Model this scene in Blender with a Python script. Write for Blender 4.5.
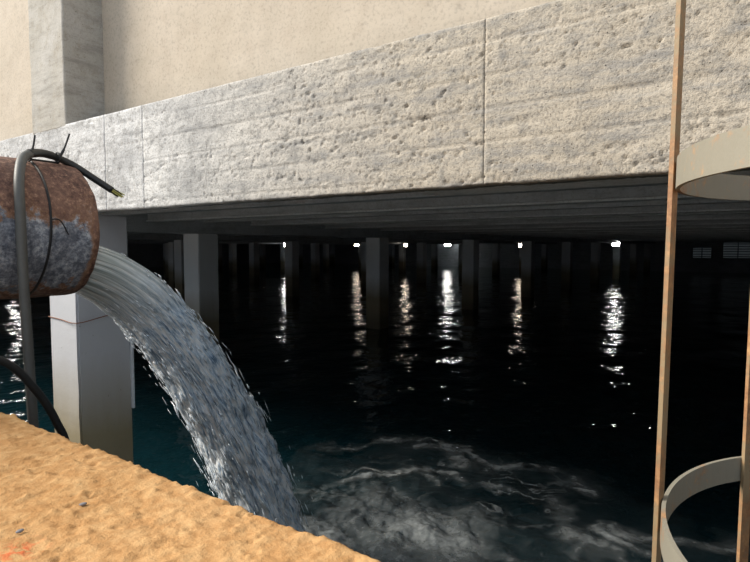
import bpy, bmesh, math, random
import numpy as np
from mathutils import Vector, Matrix

random.seed(7)
rng = np.random.default_rng(11)
S = bpy.context.scene
COL = S.collection
for o in list(bpy.data.objects):
    bpy.data.objects.remove(o)

# ------------------------------------------------------------------ camera
CAM_Z = 2.28                       # eye height over the water, which lies at z = 0
cd = bpy.data.cameras.new('camera'); cam = bpy.data.objects.new('camera', cd); COL.objects.link(cam)
cam.location = (0, 0, CAM_Z)
cam.rotation_euler = (math.radians(90 - 3.53), 0, math.radians(35.3))
cd.sensor_width = 36; cd.lens = 36 * 560 / 750; cd.clip_start = .02; cd.clip_end = 400
S.camera = cam

# ------------------------------------------------------------------ sky, sun, exposure
wd = bpy.data.worlds.new('sky'); S.world = wd; wd.use_nodes = True
bg = wd.node_tree.nodes['Background']
bg.inputs[0].default_value = (.78, .89, 1.0, 1); bg.inputs[1].default_value = .50
sd = bpy.data.lights.new('sun', 'SUN'); sun = bpy.data.objects.new('sun', sd); COL.objects.link(sun)
sd.energy = 3.7; sd.angle = math.radians(28); sd.color = (1.0, .93, .82)
sun.rotation_euler = Vector((.70, .45, -.56)).to_track_quat('-Z', 'Y').to_euler()
sun.location = (-4, -4, 8)
S.view_settings.view_transform = 'Standard'; S.view_settings.look = 'None'
S.view_settings.exposure = 0.75; S.view_settings.gamma = 1.0
S.view_settings.use_curve_mapping = False
S.cycles.max_bounces = 8; S.cycles.transparent_max_bounces = 24
S.cycles.sample_clamp_indirect = 6.0
S.cycles.use_denoising = True

# ------------------------------------------------------------------ node helper
class NT:
    def __init__(s, name):
        s.m = bpy.data.materials.new(name); s.m.use_nodes = True
        s.t = s.m.node_tree; s.n = s.t.nodes; s.l = s.t.links
        s.n.clear()
        s.out = s.n.new('ShaderNodeOutputMaterial')
        s.b = s.n.new('ShaderNodeBsdfPrincipled')
        s.l.new(s.b.outputs[0], s.out.inputs[0])
        s.co = s.n.new('ShaderNodeTexCoord').outputs['Object']
        s.pos = s.n.new('ShaderNodeNewGeometry').outputs['Position']
    def put(s, sock, v):
        if hasattr(v, 'is_output') or hasattr(v, 'links'):
            s.l.new(v, sock)
        else:
            if isinstance(v, (tuple, list)) and len(v) == 3 and sock.type == 'RGBA': v = (*v, 1)
            sock.default_value = v
    def set(s, **k):
        for a, v in k.items():
            s.put(s.b.inputs[a.replace('_', ' ')], v)
    def scale(s, v, sc):
        n = s.n.new('ShaderNodeMapping'); s.l.new(v, n.inputs[0]); n.inputs['Scale'].default_value = sc
        return n.outputs[0]
    def noise(s, scale, detail=4, rough=.55, v=None, dist=0):
        n = s.n.new('ShaderNodeTexNoise'); s.l.new(v or s.co, n.inputs['Vector'])
        n.inputs['Scale'].default_value = scale; n.inputs['Detail'].default_value = detail
        n.inputs['Roughness'].default_value = rough; n.inputs['Distortion'].default_value = dist
        return n.outputs[0]
    def voro(s, scale, v=None, feature='F1'):
        n = s.n.new('ShaderNodeTexVoronoi'); s.l.new(v or s.co, n.inputs['Vector']); n.feature = feature
        n.inputs['Scale'].default_value = scale
        return n.outputs[0]
    def ramp(s, f, stops, interp='LINEAR'):
        n = s.n.new('ShaderNodeValToRGB'); s.l.new(f, n.inputs[0]); r = n.color_ramp; r.interpolation = interp
        while len(r.elements) < len(stops): r.elements.new(.5)
        for e, (p, c) in zip(r.elements, stops):
            e.position = p
            e.color = (c, c, c, 1) if not isinstance(c, (tuple, list)) else (*c, 1)
        return n.outputs[0]
    def mix(s, f, a, b, mode='MIX'):
        n = s.n.new('ShaderNodeMix'); n.data_type = 'RGBA'; n.blend_type = mode
        s.put(n.inputs[0], f); s.put(n.inputs[6], a); s.put(n.inputs[7], b)
        return n.outputs[2]
    def math(s, op, a, b=0.0, c=None):
        n = s.n.new('ShaderNodeMath'); n.operation = op
        s.put(n.inputs[0], a); s.put(n.inputs[1], b)
        if c is not None: s.put(n.inputs[2], c)
        return n.outputs[0]
    def xyz(s, v):
        n = s.n.new('ShaderNodeSeparateXYZ'); s.l.new(v, n.inputs[0]); return n.outputs
    def range(s, v, a, b, c=0., d=1.):
        n = s.n.new('ShaderNodeMapRange'); s.put(n.inputs[0], v)
        for i, q in enumerate((a, b, c, d)): n.inputs[i + 1].default_value = q
        return n.outputs[0]
    def bump(s, h, strength=.5, dist=.01, normal=None):
        n = s.n.new('ShaderNodeBump'); s.l.new(h, n.inputs['Height'])
        n.inputs['Strength'].default_value = strength; n.inputs['Distance'].default_value = dist
        if normal: s.l.new(normal, n.inputs['Normal'])
        return n.outputs[0]

def concrete(name, c1, c2, c3, pit=.35, sc=1., bump=.5, rough=.9, right=None, pits=True, stain=.6, spk=.28):
    t = NT(name)
    n1 = t.noise(1.6 * sc, 6, .65); n2 = t.noise(9 * sc, 6, .7); n3 = t.noise(70 * sc, 3, .7)
    col = t.mix(t.ramp(n1, [(.35, 0.), (.65, 1.)]), c1, c2)
    if right:
        x = t.range(t.math('ADD', t.xyz(t.pos)[0], t.math('MULTIPLY', n1, 1.6)), -2.6, -.4)
        col = t.mix(t.math('MULTIPLY', x, .85), col, t.mix(n2, right, tuple(q * .8 for q in right)))
    col = t.mix(t.ramp(n2, [(.5, 0.), (.72, .8)]), col, c3)
    col = t.mix(t.ramp(n3, [(.32, spk), (.5, 0.)]), col, (.12, .11, .10))
    st = t.noise(2.2 * sc, 7, .75, t.scale(t.co, (1, 1, 6)))
    col = t.mix(t.ramp(st, [(.48, 0.), (.66, stain)]), col, tuple(q * .55 for q in c1))
    h = t.math('ADD', t.math('MULTIPLY', n2, .6), t.math('MULTIPLY', n3, .4))
    if pits:
        pv = t.math('MULTIPLY', t.voro(26 * sc, t.scale(t.co, (1, 1, 1.6))), 1.0)
        pm = t.math('MULTIPLY', t.ramp(pv, [(.06, 1.), (.13, 0.)]), t.ramp(n2, [(.5, 0.), (.58, 1.)]))
        col = t.mix(t.math('MULTIPLY', pm, pit * 2), col, (.09, .08, .07))
        h = t.math('SUBTRACT', h, pm)
    t.set(Base_Color=col, Roughness=rough, Normal=t.bump(h, bump, .012)); t.b.inputs['Specular IOR Level'].default_value = .25
    return t.m

M = {}
M['fascia'] = concrete('board_marked_concrete', (.43, .43, .435), (.76, .76, .76), (.22, .215, .205), .7, 1.5, .9, spk=.65, right=(.49, .42, .325))
M['plaster'] = concrete('cream_render', (.47, .405, .325), (.54, .47, .39), (.45, .38, .305), .1, .8, .2, pits=False, stain=.12)
M['pilaster'] = concrete('pale_pilaster', (.40, .375, .33), (.48, .46, .43), (.32, .285, .23), .6, 1.2, .4)
M['slab'] = concrete('slab_soffit', (.50, .54, .57), (.60, .63, .66), (.41, .43, .45), .2, .6, .3)
M['ground'] = concrete('yard_concrete', (.54, .54, .53), (.60, .60, .59), (.48, .48, .47), .2, .5, .3)

M['flange'] = concrete('pale_soffit_edge', (.76, .80, .83), (.82, .85, .87), (.68, .7, .72), .2, .6, .2)  # paler copy of the slab concrete, so joist edges and fascia soffit read brighter
def column_mat(name, c1, c2):
    t = NT(name)
    z = t.xyz(t.pos)[2]
    n = t.noise(3, 5, .6); f = t.noise(30, 4, .7); nz = t.noise(3, 4, .6, t.scale(t.co, (1, 1, .25)))
    col = t.mix(n, c1, c2)
    tide = t.range(t.math('ADD', z, t.math('MULTIPLY', nz, .35)), 1.62, 1.02)          # algae and silt below the tide mark
    col = t.mix(t.math('MULTIPLY', tide, .92), col, t.mix(n, (.30, .25, .14), (.19, .155, .08)))
    low = t.range(t.math('ADD', z, t.math('MULTIPLY', nz, .2)), .75, .25)
    col = t.mix(t.math('MULTIPLY', low, .8), col, (.10, .075, .045))
    col = t.mix(t.ramp(f, [(.66, 0.), (.72, .75)]), col, (.14, .12, .10))
    t.set(Base_Color=col, Roughness=.7, Normal=t.bump(t.math('ADD', n, f), .25, .008))
    return t.m
M['column'] = column_mat('painted_column', (.70, .72, .74), (.80, .82, .84))  # far columns: paint lightened to offset the dim light under the slab
M['near_column'] = column_mat('painted_column_darkened', (.43, .44, .47), (.51, .52, .55))  # same paint as the far columns, darkened to offset the sun on it

def kerb_mat():
    t = NT('ochre_kerb')
    a = t.noise(2.5, 5, .6); b = t.noise(22, 6, .7); c = t.noise(120, 3, .7)
    col = t.mix(a, (.47, .26, .105), (.58, .36, .175))
    col = t.mix(t.ramp(b, [(.42, .5), (.58, 0.)]), col, (.32, .145, .045))
    col = t.mix(t.ramp(b, [(.58, 0.), (.75, .55)]), col, (.60, .41, .21))
    col = t.mix(t.ramp(c, [(.24, .7), (.34, 0.)]), col, (.25, .13, .05))
    # one patch of red paint
    d = t.n.new('ShaderNodeVectorMath'); d.operation = 'DISTANCE'; t.l.new(t.pos, d.inputs[0]); d.inputs[1].default_value = (-1.0, .39, 1.78)
    red = t.math('MULTIPLY', t.range(d.outputs['Value'], .055, .01), t.ramp(t.noise(60, 4), [(.45, 0.), (.6, .8)]))
    col = t.mix(red, col, (.62, .12, .04))
    t.set(Base_Color=col, Roughness=.95, Normal=t.bump(t.math('ADD', b, t.math('MULTIPLY', c, .6)), .6, .008))
    t.b.inputs['Specular IOR Level'].default_value = .15
    return t.m
M['kerb'] = kerb_mat()

def pipe_mat():
    t = NT('rusted_steel')
    x, y, z = t.xyz(t.co)
    n = t.noise(9, 6, .7); f = t.noise(42, 6, .8); d = t.noise(5, 5, .65)
    zz = t.math('ADD', z, t.math('MULTIPLY', t.math('SUBTRACT', n, .5), .46))
    rust = t.range(zz, .02, .10)                       # bare rust on the crown, old paint on the flank
    rim = t.range(t.math('ADD', y, t.math('MULTIPLY', t.math('SUBTRACT', n, .5), .09)), -.06, -.02)
    under = t.range(zz, -.24, -.31)
    m = t.math('MAXIMUM', t.math('MAXIMUM', rust, rim), under)
    rc = t.ramp(f, [(.30, (.02, .010, .008)), (.45, (.10, .048, .036)), (.54, (.20, .10, .07)), (.66, (.48, .29, .19))])
    rc = t.mix(t.ramp(d, [(.4, 0.), (.65, .5)]), rc, (.30, .17, .12))
    paint = t.ramp(f, [(.32, (.05, .055, .08)), (.48, (.24, .27, .33)), (.66, (.70, .73, .78))])
    paint = t.mix(t.ramp(d, [(.42, .6), (.6, 0.)]), paint, (.06, .065, .085))
    edge = t.math('MULTIPLY', t.ramp(m, [(.15, 0.), (.5, 1.), (.85, 0.)]), .55)
    col = t.mix(t.ramp(m, [(.3, 0.), (.7, 1.)]), paint, rc)
    col = t.mix(edge, col, (.36, .17, .06))
    t.set(Base_Color=col, Roughness=.8, Normal=t.bump(f, .6, .006))
    return t.m
M['pipe'] = pipe_mat()

def plain(name, c, rough=.6, metal=0., var=.25, sc=30.):
    t = NT(name); n = t.noise(sc, 4, .6)
    t.set(Base_Color=t.mix(n, tuple(q * (1 - var) for q in c), tuple(min(1, q * (1 + var)) for q in c)), Roughness=rough, Metallic=metal,
          Normal=t.bump(n, .15, .003))
    return t.m
M['hose'] = plain('hose_sheen_and_dust', (.095, .095, .09), .55)  # black rubber; sun sheen and dust put into a grey base colour
M['rubber'] = plain('black_rubber', (.018, .02, .021), .45)
M['wire'] = plain('black_wire', (.012, .012, .014), .5)
M['strand'] = plain('yellow_green_strand', (.45, .42, .12), .6)
M['rustwire'] = plain('rusty_wire', (.22, .10, .06), .8)
M['strip'] = plain('white_plastic_strip', (.62, .66, .72), .4)
M['housing'] = plain('lamp_housing', (.10, .10, .11), .5)
M['pebble'] = plain('grey_pebble', (.22, .21, .22), .9)
M['frame'] = plain('window_frame', (.12, .13, .14), .6)
M['slat'] = plain('pale_louvre', (.16, .17, .18), .6)

def bar_mat(name, paint, rustiness):
    t = NT(name)
    n = t.noise(7, 5, .7); f = t.noise(45, 5, .75)
    col = t.mix(n, tuple(q * .85 for q in paint), paint)
    r = t.ramp(t.math('ADD', t.math('MULTIPLY', n, .65), t.math('MULTIPLY', f, .35)), [(rustiness, 0.), (rustiness + .09, 1.)])
    rc = t.ramp(f, [(.3, (.13, .05, .025)), (.5, (.30, .14, .06)), (.7, (.48, .28, .13))])
    col = t.mix(t.math('MULTIPLY', r, .85), col, rc)
    t.set(Base_Color=col, Roughness=.6, Normal=t.bump(f, .3, .003))
    return t.m
M['hoop'] = bar_mat('tan_painted_steel', (.26, .24, .19), .515)
M['strap'] = bar_mat('rusting_tan_steel', (.30, .22, .125), .46)

def emit(name, c, s):
    t = NT(name); t.set(Base_Color=(.8, .8, .8), Emission_Color=c, Emission_Strength=s); return t.m
M['lens'] = emit('cool_white_lens', (1., .97, .92), 36.)
M['lens_warm'] = emit('warm_white_lens', (1., .82, .66), 20.)
M['glow'] = emit('daylit_pane', (.55, .65, .72), .018)

def water_mat():
    t = NT('deep_teal_water')
    p = t.pos
    h = t.noise(.6, 5, .5, t.scale(p, (1.15, .9, 1)))
    t.set(Base_Color=(.0035, .021, .028), Roughness=.006, IOR=1.33, Normal=t.bump(h, 1.0, .165))
    return t.m
M['water'] = water_mat()

def foam_mat():
    t = NT('aerated_foam')
    at = t.n.new('ShaderNodeAttribute'); at.attribute_name = 'cover'
    n = t.noise(16, 5, .7)
    a = t.math('MULTIPLY', at.outputs['Fac'], t.range(n, .25, .7, .65, 1.8))
    t.set(Base_Color=t.mix(n, (.55, .60, .60), (.88, .92, .94)), Roughness=.35, Alpha=a)
    return t.m
M['foam'] = foam_mat()

def jet_mat():
    t = NT('rushing_water')
    uv = t.n.new('ShaderNodeUVMap').outputs[0]
    u = t.xyz(uv)[0]                                   # metres along the flow
    s1 = t.noise(1., 4, .65, t.scale(uv, (4.5, 26, 1))); s2 = t.noise(1., 3, .6, t.scale(uv, (13, 60, 1))); s3 = t.noise(1., 3, .5, t.scale(uv, (1.2, 22, 1)))
    k = t.range(u, .12, .62)
    st = t.math('ADD', t.math('MULTIPLY', s1, .6), t.math('MULTIPLY', s2, .4))
    fast = t.ramp(st, [(.35, (.09, .15, .23)), (.43, (.36, .47, .60)), (.49, (.72, .83, .94)), (.55, (1., 1., 1.))])
    slow = t.ramp(s3, [(.35, (.34, .39, .38)), (.50, (.55, .61, .60)), (.64, (.92, .96, .95))])
    col = t.mix(k, slow, fast)
    t.set(Base_Color=col, Roughness=.16, IOR=1.33, Alpha=t.range(u, 0., .6, .80, .97), Normal=t.bump(t.mix(k, s3, st), .9, .03))
    return t.m
M['jet'] = jet_mat()
def drop_mat():
    t = NT('water_droplets')
    t.set(Base_Color=(.90, .95, 1.), Roughness=.15, IOR=1.33, Transmission_Weight=.15)
    return t.m
M['drop'] = drop_mat()

# ------------------------------------------------------------------ mesh helpers
def tag(o, label=None, cat=None, group=None, kind=None):
    if label: o['label'] = label
    if cat: o['category'] = cat
    if group: o['group'] = group
    if kind: o['kind'] = kind
    return o
def link(name, me, mat, parent=None, smooth=False):
    if mat and not me.materials: me.materials.append(mat)
    o = bpy.data.objects.new(name, me); COL.objects.link(o)
    if parent: o.parent = parent
    if smooth:
        me.polygons.foreach_set('use_smooth', [True] * len(me.polygons))
    return o
def pydata(name, v, f):
    me = bpy.data.meshes.new(name); me.from_pydata([tuple(map(float, q)) for q in v], [], [tuple(map(int, q)) for q in f]); me.update(); return me
def empty(name, loc=(0, 0, 0)):
    o = bpy.data.objects.new(name, None); COL.objects.link(o); o.location = loc; o.empty_display_size = .1; return o
def box_me(name, x0, x1, y0, y1, z0, z1, bev=0.):
    bm = bmesh.new(); bmesh.ops.create_cube(bm, size=1)
    for v in bm.verts: v.co = Vector(((x0 + x1) / 2 + v.co.x * (x1 - x0), (y0 + y1) / 2 + v.co.y * (y1 - y0), (z0 + z1) / 2 + v.co.z * (z1 - z0)))
    if bev: bmesh.ops.bevel(bm, geom=bm.edges[:], offset=bev, segments=2, affect='EDGES', profile=.5)
    me = bpy.data.meshes.new(name); bm.to_mesh(me); bm.free(); return me
def tube_me(name, pts, r, n=10, caps=True, sub=6):
    P = [Vector(p) for p in pts]
    if sub > 1 and len(P) > 2:                          # Catmull-Rom
        Q = []
        E = [P[0] * 2 - P[1]] + P + [P[-1] * 2 - P[-2]]
        for i in range(1, len(E) - 2):
            for k in range(sub):
                t = k / sub; a, b, c, d = E[i - 1:i + 3]
                Q.append(.5 * ((2 * b) + (c - a) * t + (2 * a - 5 * b + 4 * c - d) * t * t + (3 * b - a - 3 * c + d) * t ** 3))
        P = Q + [P[-1]]
    V, F = [], []; nrm = None
    for i, p in enumerate(P):
        T = (P[min(i + 1, len(P) - 1)] - P[max(i - 1, 0)]).normalized()
        if nrm is None: nrm = T.orthogonal().normalized()
        nrm = (nrm - T * nrm.dot(T)).normalized(); bn = T.cross(nrm)
        rr = r[min(i, len(r) - 1)] if isinstance(r, (list, tuple)) else r
        for k in range(n):
            a = 2 * math.pi * k / n; V.append(p + (nrm * math.cos(a) + bn * math.sin(a)) * rr)
    for i in range(len(P) - 1):
        for k in range(n):
            a = i * n + k; b = i * n + (k + 1) % n; F.append((a, b, b + n, a + n))
    if caps: F.append(tuple(range(n - 1, -1, -1))); F.append(tuple(range((len(P) - 1) * n, len(P) * n)))
    return pydata(name, V, F)

# vectorised value noise
_perm = rng.permutation(4096); _val = rng.random(4096)
def vnoise(x, y, z=0.):
    x, y, z = np.broadcast_arrays(np.asarray(x, float), np.asarray(y, float), np.asarray(z, float))
    xi, yi, zi = np.floor(x).astype(int), np.floor(y).astype(int), np.floor(z).astype(int)
    xf, yf, zf = x - xi, y - yi, z - zi
    s = lambda q: q * q * (3 - 2 * q)
    u, v, w = s(xf), s(yf), s(zf)
    h = lambda a, b, c: _val[_perm[(_perm[(_perm[a & 4095] + b) & 4095] + c) & 4095]]
    L = lambda a, b, t: a + (b - a) * t
    r = L(L(L(h(xi, yi, zi), h(xi + 1, yi, zi), u), L(h(xi, yi + 1, zi), h(xi + 1, yi + 1, zi), u), v),
          L(L(h(xi, yi, zi + 1), h(xi + 1, yi, zi + 1), u), L(h(xi, yi + 1, zi + 1), h(xi + 1, yi + 1, zi + 1), u), v), w)
    return r
def fbm(x, y, z=0., o=4, g=.5):
    r = 0; a = 1; s = 0
    for i in range(o):
        r = r + a * vnoise(x * 2 ** i + 17.3 * i, y * 2 ** i + 5.1 * i, z * 2 ** i + 9.7 * i); s += a; a *= g
    return r / s
def grid_faces(nx, ny):
    i, j = np.meshgrid(np.arange(nx - 1), np.arange(ny - 1), indexing='ij')
    a = (i * ny + j).ravel()
    return np.stack([a, a + ny, a + ny + 1, a + 1], 1)
def fast_mesh(name, V, F):
    me = bpy.data.meshes.new(name); V = np.ascontiguousarray(V, dtype=np.float32); F = np.ascontiguousarray(F, dtype=np.int32)
    me.vertices.add(len(V)); me.vertices.foreach_set('co', V.ravel())
    k = F.shape[1]; me.loops.add(F.size); me.loops.foreach_set('vertex_index', F.ravel())
    me.polygons.add(len(F)); me.polygons.foreach_set('loop_start', np.arange(0, F.size, k, dtype=np.int32))
    me.update(calc_edges=True); me.validate(); return me

def rough_slab(name, x0, x1, z0, z1, y, thick, dfun, step, zjit=.0):
    """upright slab: its front face (towards -Y) is a displaced grid, the rest closes it"""
    nx = max(2, int((x1 - x0) / step) + 1); nz = max(2, int((z1 - z0) / step) + 1)
    X, Z = np.meshgrid(np.linspace(x0, x1, nx), np.linspace(z0, z1, nz), indexing='ij')
    D = dfun(X, Z)
    e = np.minimum(np.minimum(X - x0, x1 - X), np.minimum(Z - z0, z1 - Z))
    D = np.where(e < 1e-6, np.minimum(D, 0) - .0025, D)                    # joints and arrises fall back
    Zj = Z.copy()
    if zjit: Zj[:, 0] += zjit * (fbm(X[:, 0] * 9, Z[:, 0] * 0) - .5) * 2 + zjit * (vnoise(X[:, 0] * 60, 0) - .5); Zj[:, -1] += zjit * (fbm(X[:, 0] * 7, Z[:, 0] * 0 + 5) - .5)
    V = np.stack([X, y - D, Zj], -1).reshape(-1, 3); F = grid_faces(nx, nz)
    B = V.copy(); B[:, 1] = y + thick
    n = len(V); idx = np.arange(n).reshape(nx, nz)
    rim = np.concatenate([idx[:, 0], idx[-1, 1:], idx[-2::-1, -1], idx[0, -2:0:-1]])
    r2 = np.roll(rim, -1)
    side = np.stack([rim, rim + n, r2 + n, r2], 1)
    c = idx[[0, -1, -1, 0], [0, 0, -1, -1]] + n
    # back: keep only the rim verts of the copy
    keep = np.zeros(2 * n, bool); keep[:n] = True; keep[rim + n] = True
    VV = np.concatenate([V, B]); mp = np.cumsum(keep) - 1
    me = bpy.data.meshes.new(name)
    Fq = mp[np.concatenate([F, side])]
    me = fast_mesh(name, VV[keep], Fq)
    bm = bmesh.new(); bm.from_mesh(me); bm.verts.ensure_lookup_table()
    try: bm.faces.new([bm.verts[i] for i in mp[rim + n]])
    except Exception: pass
    bmesh.ops.recalc_face_normals(bm, faces=bm.faces[:]); bm.to_mesh(me); bm.free()
    return me

# ------------------------------------------------------------------ the shell of the place
YF, YW = 2.07, 2.37                # fascia face, wall face
ZB, ZT = 2.525, 3.165              # fascia bottom and top
def fascia_d(X, Z):
    board = np.floor((Z + .012 * (fbm(X * 1.3, 0 * X, 3.) - .5)) / .128)
    off = (vnoise(board * 7.7 + .5, np.floor(X / 1.9 + board * .37) * 3.3 + .5) - .5) * .012
    fr = np.abs(((Z / .128) % 1) - .5) * 2
    lip = np.where(fr > .93, -.004, 0)
    patch = np.clip((fbm(X * 1.6, Z * 4, 33., 3) - .42) * 5, 0, 1)
    pit = fbm(X * 62, Z * 85, 2., 2); pit = np.where(pit < .27, (pit - .27) * .12, 0) * patch
    c1 = np.abs(fbm(X * 1.1, Z * 7, 8., 5) - .5); crack = np.where(c1 < .004, -.007, 0) * np.clip((fbm(X * .8, Z * 2, 44., 2) - .45) * 8, 0, 1)
    scar = np.clip(fbm(X * 5, Z * 16, 21., 4) - .62, 0, 1) * -.02
    return off * .45 + lip * np.clip((fbm(X * 1.3, board * 3.1, 71., 2) - .35) * 5, 0, 1) + pit + crack + scar + (fbm(X * 40, Z * 50, 5., 2) - .5) * .0028
fascia = tag(empty('fascia_beam', (0, YF, ZB)), 'pale board-marked concrete fascia beam over the dark opening', kind='structure')
def fchild(o): o.parent = fascia; o.matrix_parent_inverse = Matrix.Translation((0, -YF, -ZB)); return o
for x0, x1, st in ((-57, -14, .4), (-13.997, -6.2, .05), (-6.199, -3.70, .011), (-3.699, -3.257, .011), (-3.256, -.941, .0075), (-.940, 1.0, .0075), (1.001, 12, .05)):
    fchild(link('panel', rough_slab('panel', x0, x1, ZB, ZT, YF, .12, fascia_d, st, .0035), M['fascia']))
fchild(link('inner_beam', box_me('inner_beam', -1.33, 12, YF + .121, 2.44, ZB + .001, 3.1, .008), M['flange']))  # fascia concrete given a paler colour to brighten its soffit
fchild(link('inner_strip', box_me('inner_strip', -57, -1.335, YF + .121, 2.40, ZB + .045, 3.1, .008), M['slab']))

wall_d = lambda X, Z: (fbm(X * 1.8, Z * 1.8, 4., 5) - .5) * .02 + (fbm(X * 12, Z * 9, 6., 3) - .5) * .004
w = tag(link('wall_front', rough_slab('wall_front', -14, 7, 3.0, 6.2, YW, .25, wall_d, .03), M['plaster'], smooth=True), 'cream rendered wall above the fascia beam', kind='structure')
tag(link('wall_front_end', rough_slab('wall_front_end', -57, -14.003, 3.0, 6.2, YW, .25, wall_d, .3), M['plaster'], smooth=True), 'far run of the cream wall above the fascia', kind='structure')
pil_d = lambda X, Z: (fbm(X * 9, Z * 5, 14., 4) - .5) * .010
def pilaster(x0, x1):
    me = box_me('pilaster', x0, x1, YF, YW + .1, ZT - .02, 6.2, .012)
    bm = bmesh.new(); bm.from_mesh(me)
    bmesh.ops.subdivide_edges(bm, edges=[e for e in bm.edges if e.calc_length() > .2], cuts=24, use_grid_fill=True)
    for v in bm.verts: v.co += Vector((float(fbm(v.co.z * 6, v.co.y * 9, 2.) - .5) * .012, float(fbm(v.co.x * 8, v.co.z * 6, 6.) - .5) * .012, 0))
    bm.to_mesh(me); bm.free()
    return link('pilaster', me, M['pilaster'])
tag(pilaster(-4.74, -4.22), 'pale concrete pilaster standing on the fascia beam', kind='structure')

# hall: ceiling with joists and row beams
ceil = tag(link('ceiling', box_me('ceiling', -56, 12, YF + .125, 57.5, 2.95, 3.10), M['slab']), 'dark concrete slab soffit over the water', kind='structure')
jm = box_me('joist', -56, 12, -.08, .08, 2.73, 2.95, .012); jm.materials.append(M['slab'])
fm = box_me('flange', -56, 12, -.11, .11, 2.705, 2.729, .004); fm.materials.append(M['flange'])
y = 3.36; k = 0
while y < 57:
    o = link('joist', jm, None, ceil); o.location = (0, y, 0); y += 1.17; k += 1
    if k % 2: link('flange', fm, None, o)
bmm = box_me('row_beam', -.46, 0, 2.47, 57, 2.52, 2.949, .015); bmm.materials.append(M['slab'])
for X in (-8.75, -17.8, -26.7, -35.6, -44.5):
    o = link('row_beam', bmm, None, ceil); o.location = (X, 0, 0)
tag(link('wall_back', box_me('wall_back', -56, 12, 57.2, 57.6, -1.2, 3.0), M['slab']), 'dark concrete back wall of the flooded hall', kind='structure')
tag(link('wall_left', box_me('wall_left', -56.4, -56, -6, 57.6, -1.2, 3.0), M['slab']), 'dark end wall of the flooded hall', kind='structure')
tag(link('wall_right', box_me('wall_right', 12, 12.4, .7, 57.6, -1.2, 3.0), M['slab']), 'dark side wall of the flooded hall', kind='structure')
tag(link('ground', box_me('ground', -60, 40, -60, .02, .3, 1.70), M['ground']), 'unseen pale yard behind the kerb wall, raised to bounce light', kind='structure')  # unseen; level and pale tone chosen to bounce light onto the soffit

# far louvred windows in the back wall
def louvre(n, x0, x1, z0, z1, rows, label):
    e = tag(empty('window_%d' % n, ((x0 + x1) / 2, 57.2, z0)), label, kind='structure')
    def c(o): o.parent = e; o.matrix_parent_inverse = Matrix.Translation(-e.location); return o
    c(link('pane', box_me('pane', x0, x1, 57.17, 57.19, z0, z1), M['glow']))
    for a, b, d, f in ((x0, x1, z0 - .07, z0), (x0, x1, z1, z1 + .07), (x0 - .07, x0, z0 - .07, z1 + .07), (x1, x1 + .07, z0 - .07, z1 + .07), ((x0 + x1) / 2 - .04, (x0 + x1) / 2 + .04, z0, z1)):
        c(link('window_frame', box_me('window_frame', a, b, 57.08, 57.2, d, f), M['frame']))
    h = (z1 - z0) / rows
    for k in range(rows):
        zc = z0 + h * (k + .5)
        for a, b in ((x0, (x0 + x1) / 2 - .04), ((x0 + x1) / 2 + .04, x1)):
            o = c(link('slat', box_me('slat', a, b, -.05, .05, -.012, .012), M['slat']))
            o.location = (0, 57.12, zc); o.rotation_euler = (math.radians(-35), 0, 0)
louvre(1, -5.75, -4.35, 1.27, 2.15, 4, 'dim low louvred window far back on the right')
louvre(2, -3.45, -1.3, 1.30, 2.60, 6, 'paler tall louvred window at the far right beyond the ladder cage')

# water
def axis(parts):
    out = [np.linspace(a, b, n, endpoint=False) for a, b, n in parts]; return np.concatenate(out + [[parts[-1][1]]])
LAND = np.array([-2.75, 2.95])
def wave(X, Y):
    d = np.hypot(X - LAND[0] - .3, (Y - LAND[1] - .6))
    boil = np.exp(-(d / 1.1) ** 2)
    ring = np.exp(-((d - .2) / 2.2) ** 2)
    z = (fbm(X * 1.1, Y * 1.1, 1., 3) - .5) * .035 + ring * (fbm(X * 3.6, Y * 3.6, 3., 4) - .5) * .10 + boil * (.05 + (fbm(X * 7, Y * 7, 9., 4) - .5) * .12)
    return z - .01
gx = axis([(-56, -14, 120), (-14, -6, 130), (-6, 2, 330), (2, 12, 60)]); gy = axis([(.55, 8, 300), (8, 20, 160), (20, 57.3, 180)])
GX, GY = np.meshgrid(gx, gy, indexing='ij')
fade = np.clip((14 - GY) / 6, .25, 1)
wv = np.stack([GX, GY, wave(GX, GY) * fade], -1).reshape(-1, 3)
water = tag(link('water', fast_mesh('water', wv, grid_faces(len(gx), len(gy))), M['water'], smooth=True), 'dark teal water filling the hall under the slab', 'water', kind='stuff')

# kerb wall in front
kx = axis([(-57, -14, 40), (-14, -2.4, 80), (-2.4, .1, 460), (.1, 12, 60)]); ky = np.linspace(.02, .718, 132)
KX, KY = np.meshgrid(kx, ky, indexing='ij')
kz = 1.78 + (fbm(KX * 5, KY * 5, 1., 4) - .5) * .016 + (fbm(KX * 34, KY * 34, 2., 3) - .5) * .007 + (fbm(KX * 90, KY * 90, 12., 2) - .5) * .005
pit = fbm(KX * 55, KY * 55, 7., 2); kz += np.where(pit > .68, (pit - .68) * .03, 0) - np.where(pit < .27, (.27 - pit) * .05, 0)
ed = np.clip((.718 - KY) / .018, 0, 1); kz -= (1 - np.sqrt(1 - (1 - ed) ** 2)) * .016
KY2 = KY + np.where(KY > .66, (fbm(KX * 11, KY * 0, 3., 4) - .5) * .022 * (KY - .66) / .058, 0)
top = np.stack([KX, KY2, kz], -1)
nx, ny = KX.shape
front = top[:, -1, :].copy(); rows = [front]
for zz in (1.70, 1.2, .5, -.3):
    r = front.copy(); r[:, 1] = .710 + (fbm(kx * 6, kx * 0 + zz, 4., 3) - .5) * .01; r[:, 2] = zz; rows.append(r)
back = top[:, 0, :].copy(); back[:, 2] = -.3
V = np.concatenate([top.reshape(-1, 3)] + rows[1:] + [back]); F = [grid_faces(nx, ny)]
idx = np.arange(nx * ny).reshape(nx, ny); prev = idx[:, -1]
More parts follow.
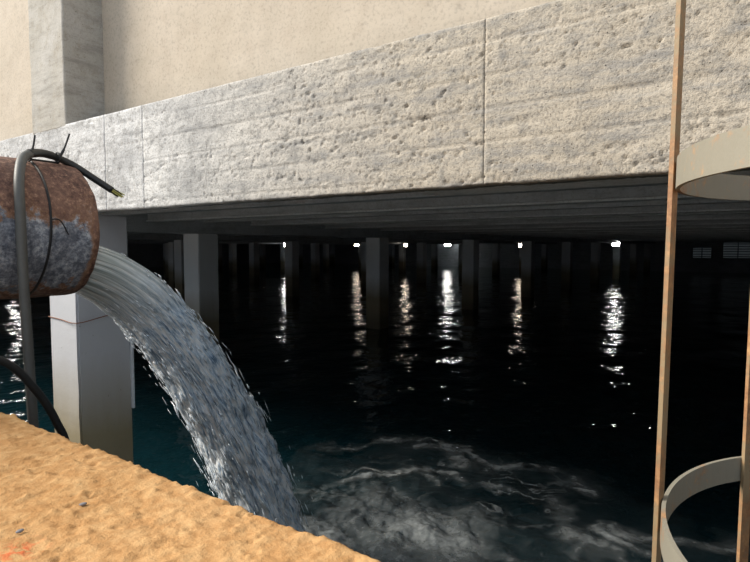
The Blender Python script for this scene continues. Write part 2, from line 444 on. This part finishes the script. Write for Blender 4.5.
for k in range(len(rows) - 1):
    cur = nx * ny + k * nx + np.arange(nx); F.append(np.stack([prev[:-1], prev[1:], cur[1:], cur[:-1]], 1)[:, ::-1]); prev = cur
cur = nx * ny + 4 * nx + np.arange(nx); F.append(np.stack([idx[:-1, 0], cur[:-1], cur[1:], idx[1:, 0]], 1))
me = fast_mesh('kerb', V, np.concatenate(F))
bm = bmesh.new(); bm.from_mesh(me); bmesh.ops.recalc_face_normals(bm, faces=bm.faces[:]); bm.to_mesh(me); bm.free()
kerb = tag(link('kerb_wall', me, M['kerb'], smooth=True), 'rough ochre kerb wall along the edge of the tank', kind='structure')

# ------------------------------------------------------------------ columns
def column_me(name, s, z0, z1, mat='column'):
    bm = bmesh.new(); bmesh.ops.create_cube(bm, size=1)
    for v in bm.verts: v.co = Vector((v.co.x * s - s / 2, v.co.y * s + s / 2, (z0 + z1) / 2 + v.co.z * (z1 - z0)))
    bmesh.ops.bevel(bm, geom=bm.edges[:], offset=.014, segments=2, affect='EDGES')
    bmesh.ops.subdivide_edges(bm, edges=[e for e in bm.edges if abs(e.verts[0].co.z - e.verts[1].co.z) > 1], cuts=30)
    for v in bm.verts:
        v.co += Vector((float(fbm(v.co.z * 5, v.co.y * 9, 1.) - .5) * .01, float(fbm(v.co.z * 5, v.co.x * 9, 4.) - .5) * .01, 0))
    me = bpy.data.meshes.new(name); bm.to_mesh(me); bm.free(); me.materials.append(M[mat]); return me
# the near column below the fascia
nc = tag(empty('concrete_column', (-4.165, YF + .01, -.6)), 'large pale concrete column right behind the gushing pipe', 'column', 'columns carrying the slab')
def nchild(o): o.parent = nc; o.matrix_parent_inverse = Matrix.Translation(-nc.location); return o
o = nchild(link('shaft', column_me('shaft', .42, -.6, ZB - .004, 'near_column'), None)); o.location = (-4.165, YF + .01, 0)
z = 1.715; X0, X1, Y0, Y1 = -4.59, -4.158, YF + .004, YF + .437
nchild(link('binding_wire', tube_me('binding_wire', [(X0, Y0, z + .02), (X0 + .2, Y0 - .003, z + .012), (X1, Y0, z), (X1 + .003, Y0 + .2, z + .03), (X1, Y1, z + .065)], .004, 6, sub=4), M['rustwire']))
nchild(link('edge_strip', box_me('edge_strip', -4.172, -4.148, Y1 - .018, Y1 + .006, .98, 1.96, .004), M['strip']))
cm = column_me('column_shaft', .46, -.6, 2.519)
rowA = ['pale concrete column standing between the pipe jet and the nearest lamp streak', 'slim grey column left of the paired lamp streaks, with brown tide stain',
        'grey column right of the brightest central lamp streak', 'thin grey column beside the half-hidden lamp', 'faint thin column between the half-hidden lamp and the far right lamp',
        'faint thin column just left of the far right lamp', 'faint column directly behind the far right lamp']
for i, X in enumerate((-8.75, -17.8, -26.7, -35.6, -44.5)):
    for k in range(9):
        Y = 6.92 + 5.85 * k if i else 6.65 + 5.92 * k
        if i == 1 and k < 1 or X == -44.5 and k < 2 or X == -35.6 and k < 2 or X == -26.7 and k < 1: continue
        o = link('concrete_column', cm, None); o.location = (X, Y, 0)
        if i == 0 and k < 7: lab = rowA[k]
        elif i == 1 and k == 1: lab = 'dark column close behind the left edge of the pale second column'
        elif i == 1 and k == 2: lab = 'dark slim column just right of the leftmost visible lamp'
        elif i == 1 and k == 3: lab = 'dark column close left of the slim grey column with brown stain'
        elif i == 1 and k == 4: lab = 'dark column between the small warm lamp and the wide central lamp'
        else: lab = 'barely visible thin column lost in the dark depth of the hall'
        tag(o, lab, 'column', 'columns carrying the slab')

# ------------------------------------------------------------------ flood lamps
def lamp(p, wdt, hgt, mat, label, aim=None):
    e = tag(empty('flood_lamp', p), label, 'lamp', 'flood lamps under the slab')
    e.rotation_euler = (0, 0, math.atan2(-p[0], p[1]) if aim is None else aim)
    link('housing', box_me('housing', -wdt / 2 - .03, wdt / 2 + .03, 0, .12, -hgt / 2 - .03, hgt / 2 + .03, .015), M['housing'], e)
    link('lens', box_me('lens', -wdt / 2, wdt / 2, -.012, .004, -hgt / 2, hgt / 2, .003), mat, e)
    link('bracket', tube_me('bracket', [(0, .06, hgt / 2), (0, .06, 2.74 - p[2]), (0, .06, 2.95 - p[2])], .02, 6, sub=1), M['housing'], e)
lamp((-35.0, 35.9, 2.43), .42, .28, M['lens'], 'bright white flood lamp nearest the pale second column')
lamp((-36.1, 47.6, 2.46), .50, .24, M['lens_warm'], 'warm flood lamp just left of the slim grey column')
lamp((-26.3, 41.8, 2.40), .26, .26, M['lens_warm'], 'small warm lamp between the slim column and the central lamp')
lamp((-30.0, 56.6, 2.46), .66, .30, M['lens'], 'wide white flood lamp in the centre, mounted at the back wall')
lamp((-18.0, 47.5, 2.40), .34, .34, M['lens_warm'], 'flood lamp half hidden by a thin column')
lamp((-8.86, 41.4, 2.46), .48, .26, M['lens'], 'bright white flood lamp alone on the far right')
lamp((-34.5, 13.8, 2.36), .30, .20, M['lens'], 'flood lamp hidden behind the rusty pipe, its streak shows below')

# ------------------------------------------------------------------ pipe
PX, PY, PZ, PR = -2.85, 1.385, 2.362, .320
pipe = tag(empty('discharge_pipe', (PX, PY, PZ)), 'big rusted steel discharge pipe pouring water into the tank', 'pipe')
prof = [(PR, -4.0), (PR, -.03), (PR - .002, -.012), (PR - .007, -.002), (PR - .013, 0), (PR - .018, -.006), (PR - .02, -.03), (PR - .02, -4.0)]
ys = np.linspace(-4, -.03, 110); prof = [(PR, q) for q in ys] + prof[2:]
n = 112; V = []; F = []
for r, yy in prof:
    a = np.arange(n) * 2 * math.pi / n
    rr = r + (fbm(np.cos(a) * 3 + 9, np.sin(a) * 3 + 9, yy * 3, 4) - .5) * .007 + (fbm(np.cos(a) * 16 + 9, np.sin(a) * 16 + 9, yy * 14, 2) - .5) * .004
    V += list(np.stack([rr * np.cos(a), 0 * a + yy + (vnoise(np.cos(a) * 6 + 8, np.sin(a) * 6 + 8) - .5) * .008, rr * np.sin(a)], -1))
for i in range(len(prof) - 1):
    for k in range(n): F.append((i * n + k, i * n + (k + 1) % n, (i + 1) * n + (k + 1) % n, (i + 1) * n + k))
link('pipe_shell', pydata('pipe_shell', V, F), M['pipe'], pipe, True)
# saddle that carries the pipe on the kerb wall
link('saddle_block', box_me('saddle_block', -.3, .3, -1.12, -.80, 1.785 - PZ, -PR * .82, .02), M['ground'], pipe)

def ring_pts(Y, a0, a1, off, n=20, lean=0.):
    return [(PX + (PR + off) * math.cos(a), Y + lean * math.sin(a), PZ + (PR + off) * math.sin(a)) for a in np.linspace(a0, a1, n)]
tw = tag(empty('tie_wire', (PX, 1.16, PZ + PR)), 'thin black wire tied around the rusty pipe', 'wire')
def tchild(o, e): o.parent = e; o.matrix_parent_inverse = Matrix.Translation(-e.location); return o
tchild(link('loop', tube_me('loop', ring_pts(1.165, math.radians(110), math.radians(-100), .004, 26, .015), .0055, 6, sub=2), M['wire']), tw)
tchild(link('loose_end', tube_me('loose_end', [(PX + PR + .003, 1.165, PZ + .035), (PX + PR + .012, 1.20, PZ + .03), (PX + PR + .008, 1.235, PZ - .03)], .003, 6), M['wire']), tw)

# hose hung over the pipe, its end sticking out past the rim
hose = tag(empty('rubber_hose', (PX + PR + .02, 1.06, 1.3)), 'black rubber hose draped over the rusty pipe, grey with painted sheen and dust', 'hose')
tchild(link('hanging_run', tube_me('hanging_run', [(-2.50, 1.06, .25), (-2.498, 1.058, 1.3), (-2.50, 1.053, 1.555), (-2.50, 1.043, 1.936), (-2.50, 1.038, 2.102), (-2.50, 1.036, 2.266), (-2.505, 1.037, 2.428), (-2.53, 1.047, 2.532), (-2.58, 1.074, 2.608), (-2.64, 1.112, 2.659), (-2.69, 1.162, 2.69)], .0195, 14), M['hose'], None, True), hose)
tchild(link('cable_run', tube_me('cable_run', [(-2.68, 1.15, 2.686), (-2.72, 1.209, 2.701), (-2.74, 1.255, 2.704), (-2.755, 1.31, 2.695), (-2.74, 1.377, 2.666), (-2.70, 1.455, 2.607), (-2.66, 1.52, 2.555)], [.0195] * 6 + [.0185] * 10 + [.0165] * 40, 14), M['rubber'], None, True), hose)
tip = Vector((-2.66, 1.52, 2.555)); dirv = Vector((.03, .05, -.04)).normalized()
for k in range(9):
    a = k * 2 * math.pi / 9; side = dirv.orthogonal().normalized(); s2 = dirv.cross(side)
    off = (side * math.cos(a) + s2 * math.sin(a)) * .011
    L = .035 + .035 * random.random()
    tchild(link('frayed_strand', tube_me('frayed_strand', [tip + off * .9 - dirv * .01, tip + off * 1.1 + dirv * L * .6, tip + off * (.6 + .8 * random.random()) + dirv * L], .0032, 5, sub=2), M['strand'] if k % 3 else M['wire']), hose)
for a, b in (((-2.70, 1.158, 2.662), (-2.70, 1.190, 2.775)), ((-2.752, 1.305, 2.675), (-2.752, 1.367, 2.815))):
    a, b = Vector(a), Vector(b)
    tchild(link('tie_tail', tube_me('tie_tail', [a, (a + b) / 2 + Vector((.004, .004, 0)), b], [.007] * 4 + [.0045] * 9, 6, sub=4), M['wire']), hose)
    ring = [a + Vector((0.024 * math.cos(q), .004, .02 + .024 * math.sin(q))) for q in np.linspace(0, 2 * math.pi, 15)]
    tchild(link('tie_band', tube_me('tie_band', ring, .0045, 6, sub=2), M['wire']), hose)
tchild(link('tie_cord', tube_me('tie_cord', [(-2.70, 1.155, 2.666), (-2.73, 1.23, 2.670), (-2.752, 1.305, 2.672)], .005, 6), M['wire']), hose)

# second cable low on the left
cb = link('black_cable', tube_me('black_cable', [(-2.22, -.6, 1.82), (-2.2, .2, 1.98), (-2.2, .60, 1.965), (-2.2, .827, 1.882), (-2.2, .937, 1.755), (-2.2, 1.01, 1.61), (-2.2, 1.05, 1.45), (-2.2, 1.08, .9), (-2.2, 1.08, .2)], .0145, 12), M['rubber'], None, True)
tag(cb, 'black cable curving down over the kerb at the lower left', 'cable')

# ------------------------------------------------------------------ water jet
G, V0, VZ = 9.81, 2.33, -.52
c0 = np.array([PX, PY - .027, PZ - .125])
T_END = .66
nt, na = 230, 120
ts = np.linspace(0, T_END, nt); ang = np.arange(na) * 2 * math.pi / na
def jpos(t): return np.stack([c0[0] + 0 * t, c0[1] + V0 * t, c0[2] + VZ * t - G / 2 * t * t], -1)
def jtan(t):
    d = np.stack([0 * t, V0 + 0 * t, VZ - G * t], -1); return d / np.linalg.norm(d, axis=-1, keepdims=True)
flow = np.concatenate([[0], np.cumsum(np.linalg.norm(np.diff(jpos(ts), axis=0), axis=1))])
def jsec(t, a, fl):
    """offset in the section: half-filled pipe shape at the mouth, turning into a ragged round rope"""
    k = np.clip(fl / 1.5, 0, 1)
    ca, sa = np.cos(a), np.sin(a)
    p = np.where(sa > 0, .45, 1.)                           # flat on top, round below
    pw = p + (1 - p) * k
    hw = .262 - .035 * k + .05 * np.clip((fl - 1.2) / 1.2, 0, 1)
    hh = np.where(sa > 0, .078, .155) * (1 - k) + .185 * k
    x = hw * ca; z = hh * np.sign(sa) * np.abs(sa) ** pw
    amp = .003 + .055 * np.clip((fl - .15) / 1.5, 0, 1)
    nz = fbm(ca * 2.2 + 20, sa * 2.2 + 20, fl * 2.6 - 0, 3) - .5 + .7 * (fbm(ca * 6 + 20, sa * 6 + 20, fl * 8, 3) - .5) + .35 * (fbm(ca * 15 + 40, sa * 15 + 40, fl * 12, 2) - .5)
    s = 1 + nz * amp * 9
    return x * s, z * s
A, Tt = np.meshgrid(ang, ts); FL = np.repeat(flow[:, None], na, 1)
xs, zs = jsec(Tt, A, FL)
P = jpos(ts)[:, None, :]; TT = jtan(ts); NN = np.stack([0 * ts, -TT[:, 2], TT[:, 1]], -1)
Vj = P + xs[..., None] * np.array([1., 0, 0]) + zs[..., None] * NN[:, None, :]
i, j = np.meshgrid(np.arange(nt - 1), np.arange(na), indexing='ij')
a_ = (i * na + j).ravel(); b_ = (i * na + (j + 1) % na).ravel()
Fj = np.stack([a_, b_, b_ + na, a_ + na], 1)
jm_ = fast_mesh('jet_body', Vj.reshape(-1, 3), Fj)
uvl = jm_.uv_layers.new(name='flow')
uu = np.repeat(flow, na); vv = np.tile(np.abs(ang - math.pi) / math.pi, nt)
li = np.empty(len(jm_.loops), np.int32); jm_.loops.foreach_get('vertex_index', li)
uvl.data.foreach_set('uv', np.stack([uu[li], vv[li]], -1).astype(np.float32).ravel())
jet = tag(empty('water_jet', tuple(c0)), 'thick foaming jet of water falling from the rusty pipe', 'water jet')
jb = tchild(link('jet_body', jm_, M['jet'], None, True), jet)
# torn strands and drops, too many to count
def spindles(pos, dirs, length, width):
    n = len(pos); up = np.cross(dirs, rng.normal(size=(n, 3))); up /= np.linalg.norm(up, axis=1, keepdims=True); sd_ = np.cross(dirs, up)
    vs = [pos - dirs * length[:, None]]
    for k in range(4):
        c, s = math.cos(k * math.pi / 2), math.sin(k * math.pi / 2); vs.append(pos + dirs * length[:, None] * .15 + (up * c + sd_ * s) * width[:, None])
    vs.append(pos + dirs * length[:, None] * .8)
    V = np.stack(vs, 1).reshape(-1, 3); base = (np.arange(n) * 6)[:, None, None]
    tri = np.array([(0, 2, 1), (0, 3, 2), (0, 4, 3), (0, 1, 4), (5, 1, 2), (5, 2, 3), (5, 3, 4), (5, 4, 1)])
    return V, (base + tri).reshape(-1, 3)
N = 5200
t = T_END * rng.random(N) ** .7; t = t[t > .06 + .16 * rng.random(N)]; N = len(t)
a = rng.random(N) * 2 * math.pi; fl = np.interp(t, ts, flow)
x, z = jsec(t, a, fl)
out = .97 + np.abs(rng.normal(size=N)) * .075 * np.clip(fl / 1.4, .05, 1.6)
far = rng.random(N) < .09; out = np.where(far, out + rng.random(N) * .55 * np.clip(fl / 2, 0, 1), out)
tt = jtan(t); nn = np.stack([0 * t, -tt[:, 2], tt[:, 1]], -1)
pos = jpos(t) + (x * out)[:, None] * np.array([1., 0, 0]) + (z * out)[:, None] * nn
pos += np.where(far, rng.normal(size=N) * .03, 0)[:, None] * tt
dirs = tt + rng.normal(size=(N, 3)) * .06; dirs /= np.linalg.norm(dirs, axis=1, keepdims=True)
Vs, Fs = spindles(pos, dirs, .014 + .05 * rng.random(N) ** 1.6 * np.clip(fl, .4, 1.4), .002 + .0042 * rng.random(N) ** 2)
o = tchild(link('torn_strands', fast_mesh('torn_strands', Vs, Fs), M['drop'], None, True), jet); o['kind'] = 'stuff'

# ------------------------------------------------------------------ foam on the water
def seg_d(X, Y, pts):
    d = np.full(X.shape, 9.); 
    for (x0, y0), (x1, y1) in zip(pts[:-1], pts[1:]):
        vx, vy = x1 - x0, y1 - y0; t = np.clip(((X - x0) * vx + (Y - y0) * vy) / (vx * vx + vy * vy), 0, 1)
        d = np.minimum(d, np.hypot(X - x0 - t * vx, Y - y0 - t * vy))
    return d
fx = np.linspace(-4.4, .6, 520); fy = np.linspace(2.2, 6.6, 460)
FX, FY = np.meshgrid(fx, fy, indexing='ij')
WX = FX + (fbm(FX * 2.6, FY * 2.6, 11., 4) - .5) * .55; WY = FY + (fbm(FX * 2.6, FY * 2.6, 31., 4) - .5) * .55
arcs = [([(-3.95, 4.5), (-3.85, 4.93), (-3.5, 5.46), (-3.12, 5.73), (-2.62, 5.5), (-2.24, 5.42), (-1.77, 5.6)], .075, .55),
        ([(-3.2, 5.4), (-2.9, 5.5), (-2.6, 5.25), (-2.3, 5.2)], .10, .45),
        ([(-3.5, 3.8), (-3.08, 4.43), (-2.84, 5.0), (-2.47, 4.95), (-2.16, 4.75), (-1.8, 4.5)], .07, .5),
        ([(-3.3, 4.5), (-2.9, 4.75), (-2.5, 4.6), (-2.0, 4.9), (-1.7, 4.85)], .05, .4),
        ([(-1.55, 5.5), (-1.26, 5.13), (-.99, 4.67), (-.6, 4.4)], .10, .65), ([(-1.15, 4.9), (-.75, 4.75), (-.3, 4.9)], .13, .5),
        ([(-2.0, 4.5), (-1.75, 4.2), (-1.5, 4.0)], .08, .45), ([(-1.3, 4.75), (-1.05, 4.35), (-.8, 4.1)], .16, .55), ([(-1.9, 4.0), (-1.5, 3.75), (-1.2, 3.7)], .10, .3)]
cov = np.zeros(FX.shape); rid = 1 - np.abs(fbm(FX * 5, FY * 5, 41., 4) - .5) * 7; rid = np.clip(rid, 0, 1)
brk = np.clip((fbm(FX * 2.4, FY * 2.4, 51., 4) - .40) * 4.5, 0, 1)
for pts, wdt, amt in arcs:
    d = seg_d(WX, WY, pts); cov = np.maximum(cov, amt * np.exp(-(d / wdt) ** 2) * brk * (.35 + .65 * rid))
    cov = np.maximum(cov, .10 * amt * np.exp(-(d / (wdt * 3)) ** 2) * brk)
d = np.hypot((WX + 2.25) / .80, (WY - 3.72) / .62)
cov = np.maximum(cov, np.clip(1.15 - d, 0, 1) ** .8 * (.16 + .42 * fbm(FX * 3.5, FY * 3.5, 61., 4)))
d2 = np.hypot((WX + 2.85) / .45, (WY - 3.15) / .35); cov = np.maximum(cov, np.clip(1.2 - d2, 0, 1) * (.15 + .5 * fbm(FX * 6, FY * 6, 71., 4)))
cov = np.maximum(cov, .07 * np.clip(1.6 - np.hypot((WX + 2.1) / 1.6, (WY - 4.1) / 1.3), 0, 1) * fbm(FX * 3, FY * 3, 77., 4))
web = np.clip(1 - np.abs(fbm(WX * 3.2, WY * 3.2, 91., 4) - .5) * 26, 0, 1) * np.clip((fbm(FX * 1.7, FY * 1.7, 95., 3) - .42) * 5, 0, 1)
cov = np.maximum(cov, .38 * web * np.clip(1.25 - np.hypot((FX + 2.3) / 1.7, (FY - 4.55) / 1.25), 0, 1))
cov *= np.clip(np.minimum(np.minimum(FX + 4.4, .6 - FX), np.minimum(FY - 2.2, 6.6 - FY)) / .2, 0, 1)
fz = wave(FX, FY) + .012 + cov * .02
Ff = grid_faces(*FX.shape); cf = cov.ravel()
Ff = Ff[cf[Ff].max(1) > .012]
used = np.unique(Ff); mp = np.zeros(FX.size, int); mp[used] = np.arange(len(used))
me = fast_mesh('foam', np.stack([FX, FY, fz], -1).reshape(-1, 3)[used], mp[Ff])
at = me.attributes.new('cover', 'FLOAT', 'POINT'); at.data.foreach_set('value', cf[used].astype(np.float32))
tag(link('white_foam', me, M['foam'], None, True), 'swirling grey-white foam where the jet churns the water', 'foam', kind='stuff')

# ------------------------------------------------------------------ ladder cage
CX, CY, RX, RY = .234, 1.176, .381, .4486
cage = tag(empty('ladder_cage', (CX, CY, CAM_Z)), 'rusty tan steel ladder safety cage at the right edge', 'ladder cage')
LX, LY = .0078, .0229                                  # it leans a touch
def cpt(a, z, dr=0.): return Vector(((RX + dr) * math.cos(a) + LX * z, (RY + dr) * math.sin(a) + LY * z, z))
def hoop_me(z, h):
    n = 90; th = .007; V = []; F = []; an = np.linspace(math.radians(-60), math.radians(240), n)
    for a in an:
        for dr, q in ((0, -h), (0, 0), (-th, 0), (-th, -h)): V.append(cpt(a, z + q, dr))
    for k in range(n - 1):
        b = (k + 1) * 4; k4 = k * 4
        for q in range(4): F.append((k4 + q, b + q, b + (q + 1) % 4, k4 + (q + 1) % 4))
    F += [(3, 2, 1, 0), tuple(range(4 * n - 4, 4 * n))]
    return pydata('hoop', V, F)
for z in (-1.10, -.470, .153, .776, 1.40):
    link('hoop', hoop_me(z, .053), M['hoop'], cage)
def strap(angd, dr, wdt=.024, th=.008, rot=0.):
    a = math.radians(angd); p0, p1 = cpt(a, -2.6, dr), cpt(a, 1.9, dr)
    me = box_me('upright_bar', -th / 2, th / 2, -wdt / 2, wdt / 2, 0, 1, 0)
    nrm = math.atan2(math.sin(a) / RY, math.cos(a) / RX) + math.radians(rot); R = Matrix.Rotation(nrm, 3, 'Z')
    for v in me.vertices: q = R @ Vector((v.co.x, v.co.y, 0)); v.co = p0.lerp(p1, v.co.z) + q
    link('upright_bar', me, M['strap'], cage)
strap(183, .006, rot=-16); strap(134.5, -.012, rot=0); strap(84, .006); strap(36, .006); strap(-10, .006)
for x in (-.19, .19):
    y0 = -RY * math.sin(math.radians(60))
    link('ladder_stile', box_me('ladder_stile', x - .012, x + .012, y0 - .03, y0 + .03, -2.6, 1.9, .002), M['strap'], cage)
for k in range(15):
    z = -2.4 + k * .3
    link('rung', tube_me('rung', [(-.18, y0, z), (.18, y0, z)], .012, 8, sub=1), M['strap'], cage)

# ------------------------------------------------------------------ pebbles on the kerb
def pebble(p, r, label):
    bm = bmesh.new(); bmesh.ops.create_icosphere(bm, subdivisions=2, radius=r)
    for v in bm.verts:
        v.co *= .8 + .4 * float(fbm(v.co.x / r + 5, v.co.y / r + 5, v.co.z / r + 5)); v.co.z *= .55; v.co.x *= 1.5
    me = bpy.data.meshes.new('pebble'); bm.to_mesh(me); bm.free()
    o = link('pebble', me, M['pebble'], None, True); o.location = p; o.rotation_euler = (0, 0, random.random() * 3); tag(o, label, 'pebble')
pebble((-1.059, .418, 1.782), .005, 'small dark pebble on the ochre kerb near the bottom left corner')
pebble((-1.072, .535, 1.782), .005, 'small bluish chip lying further in on the ochre kerb')
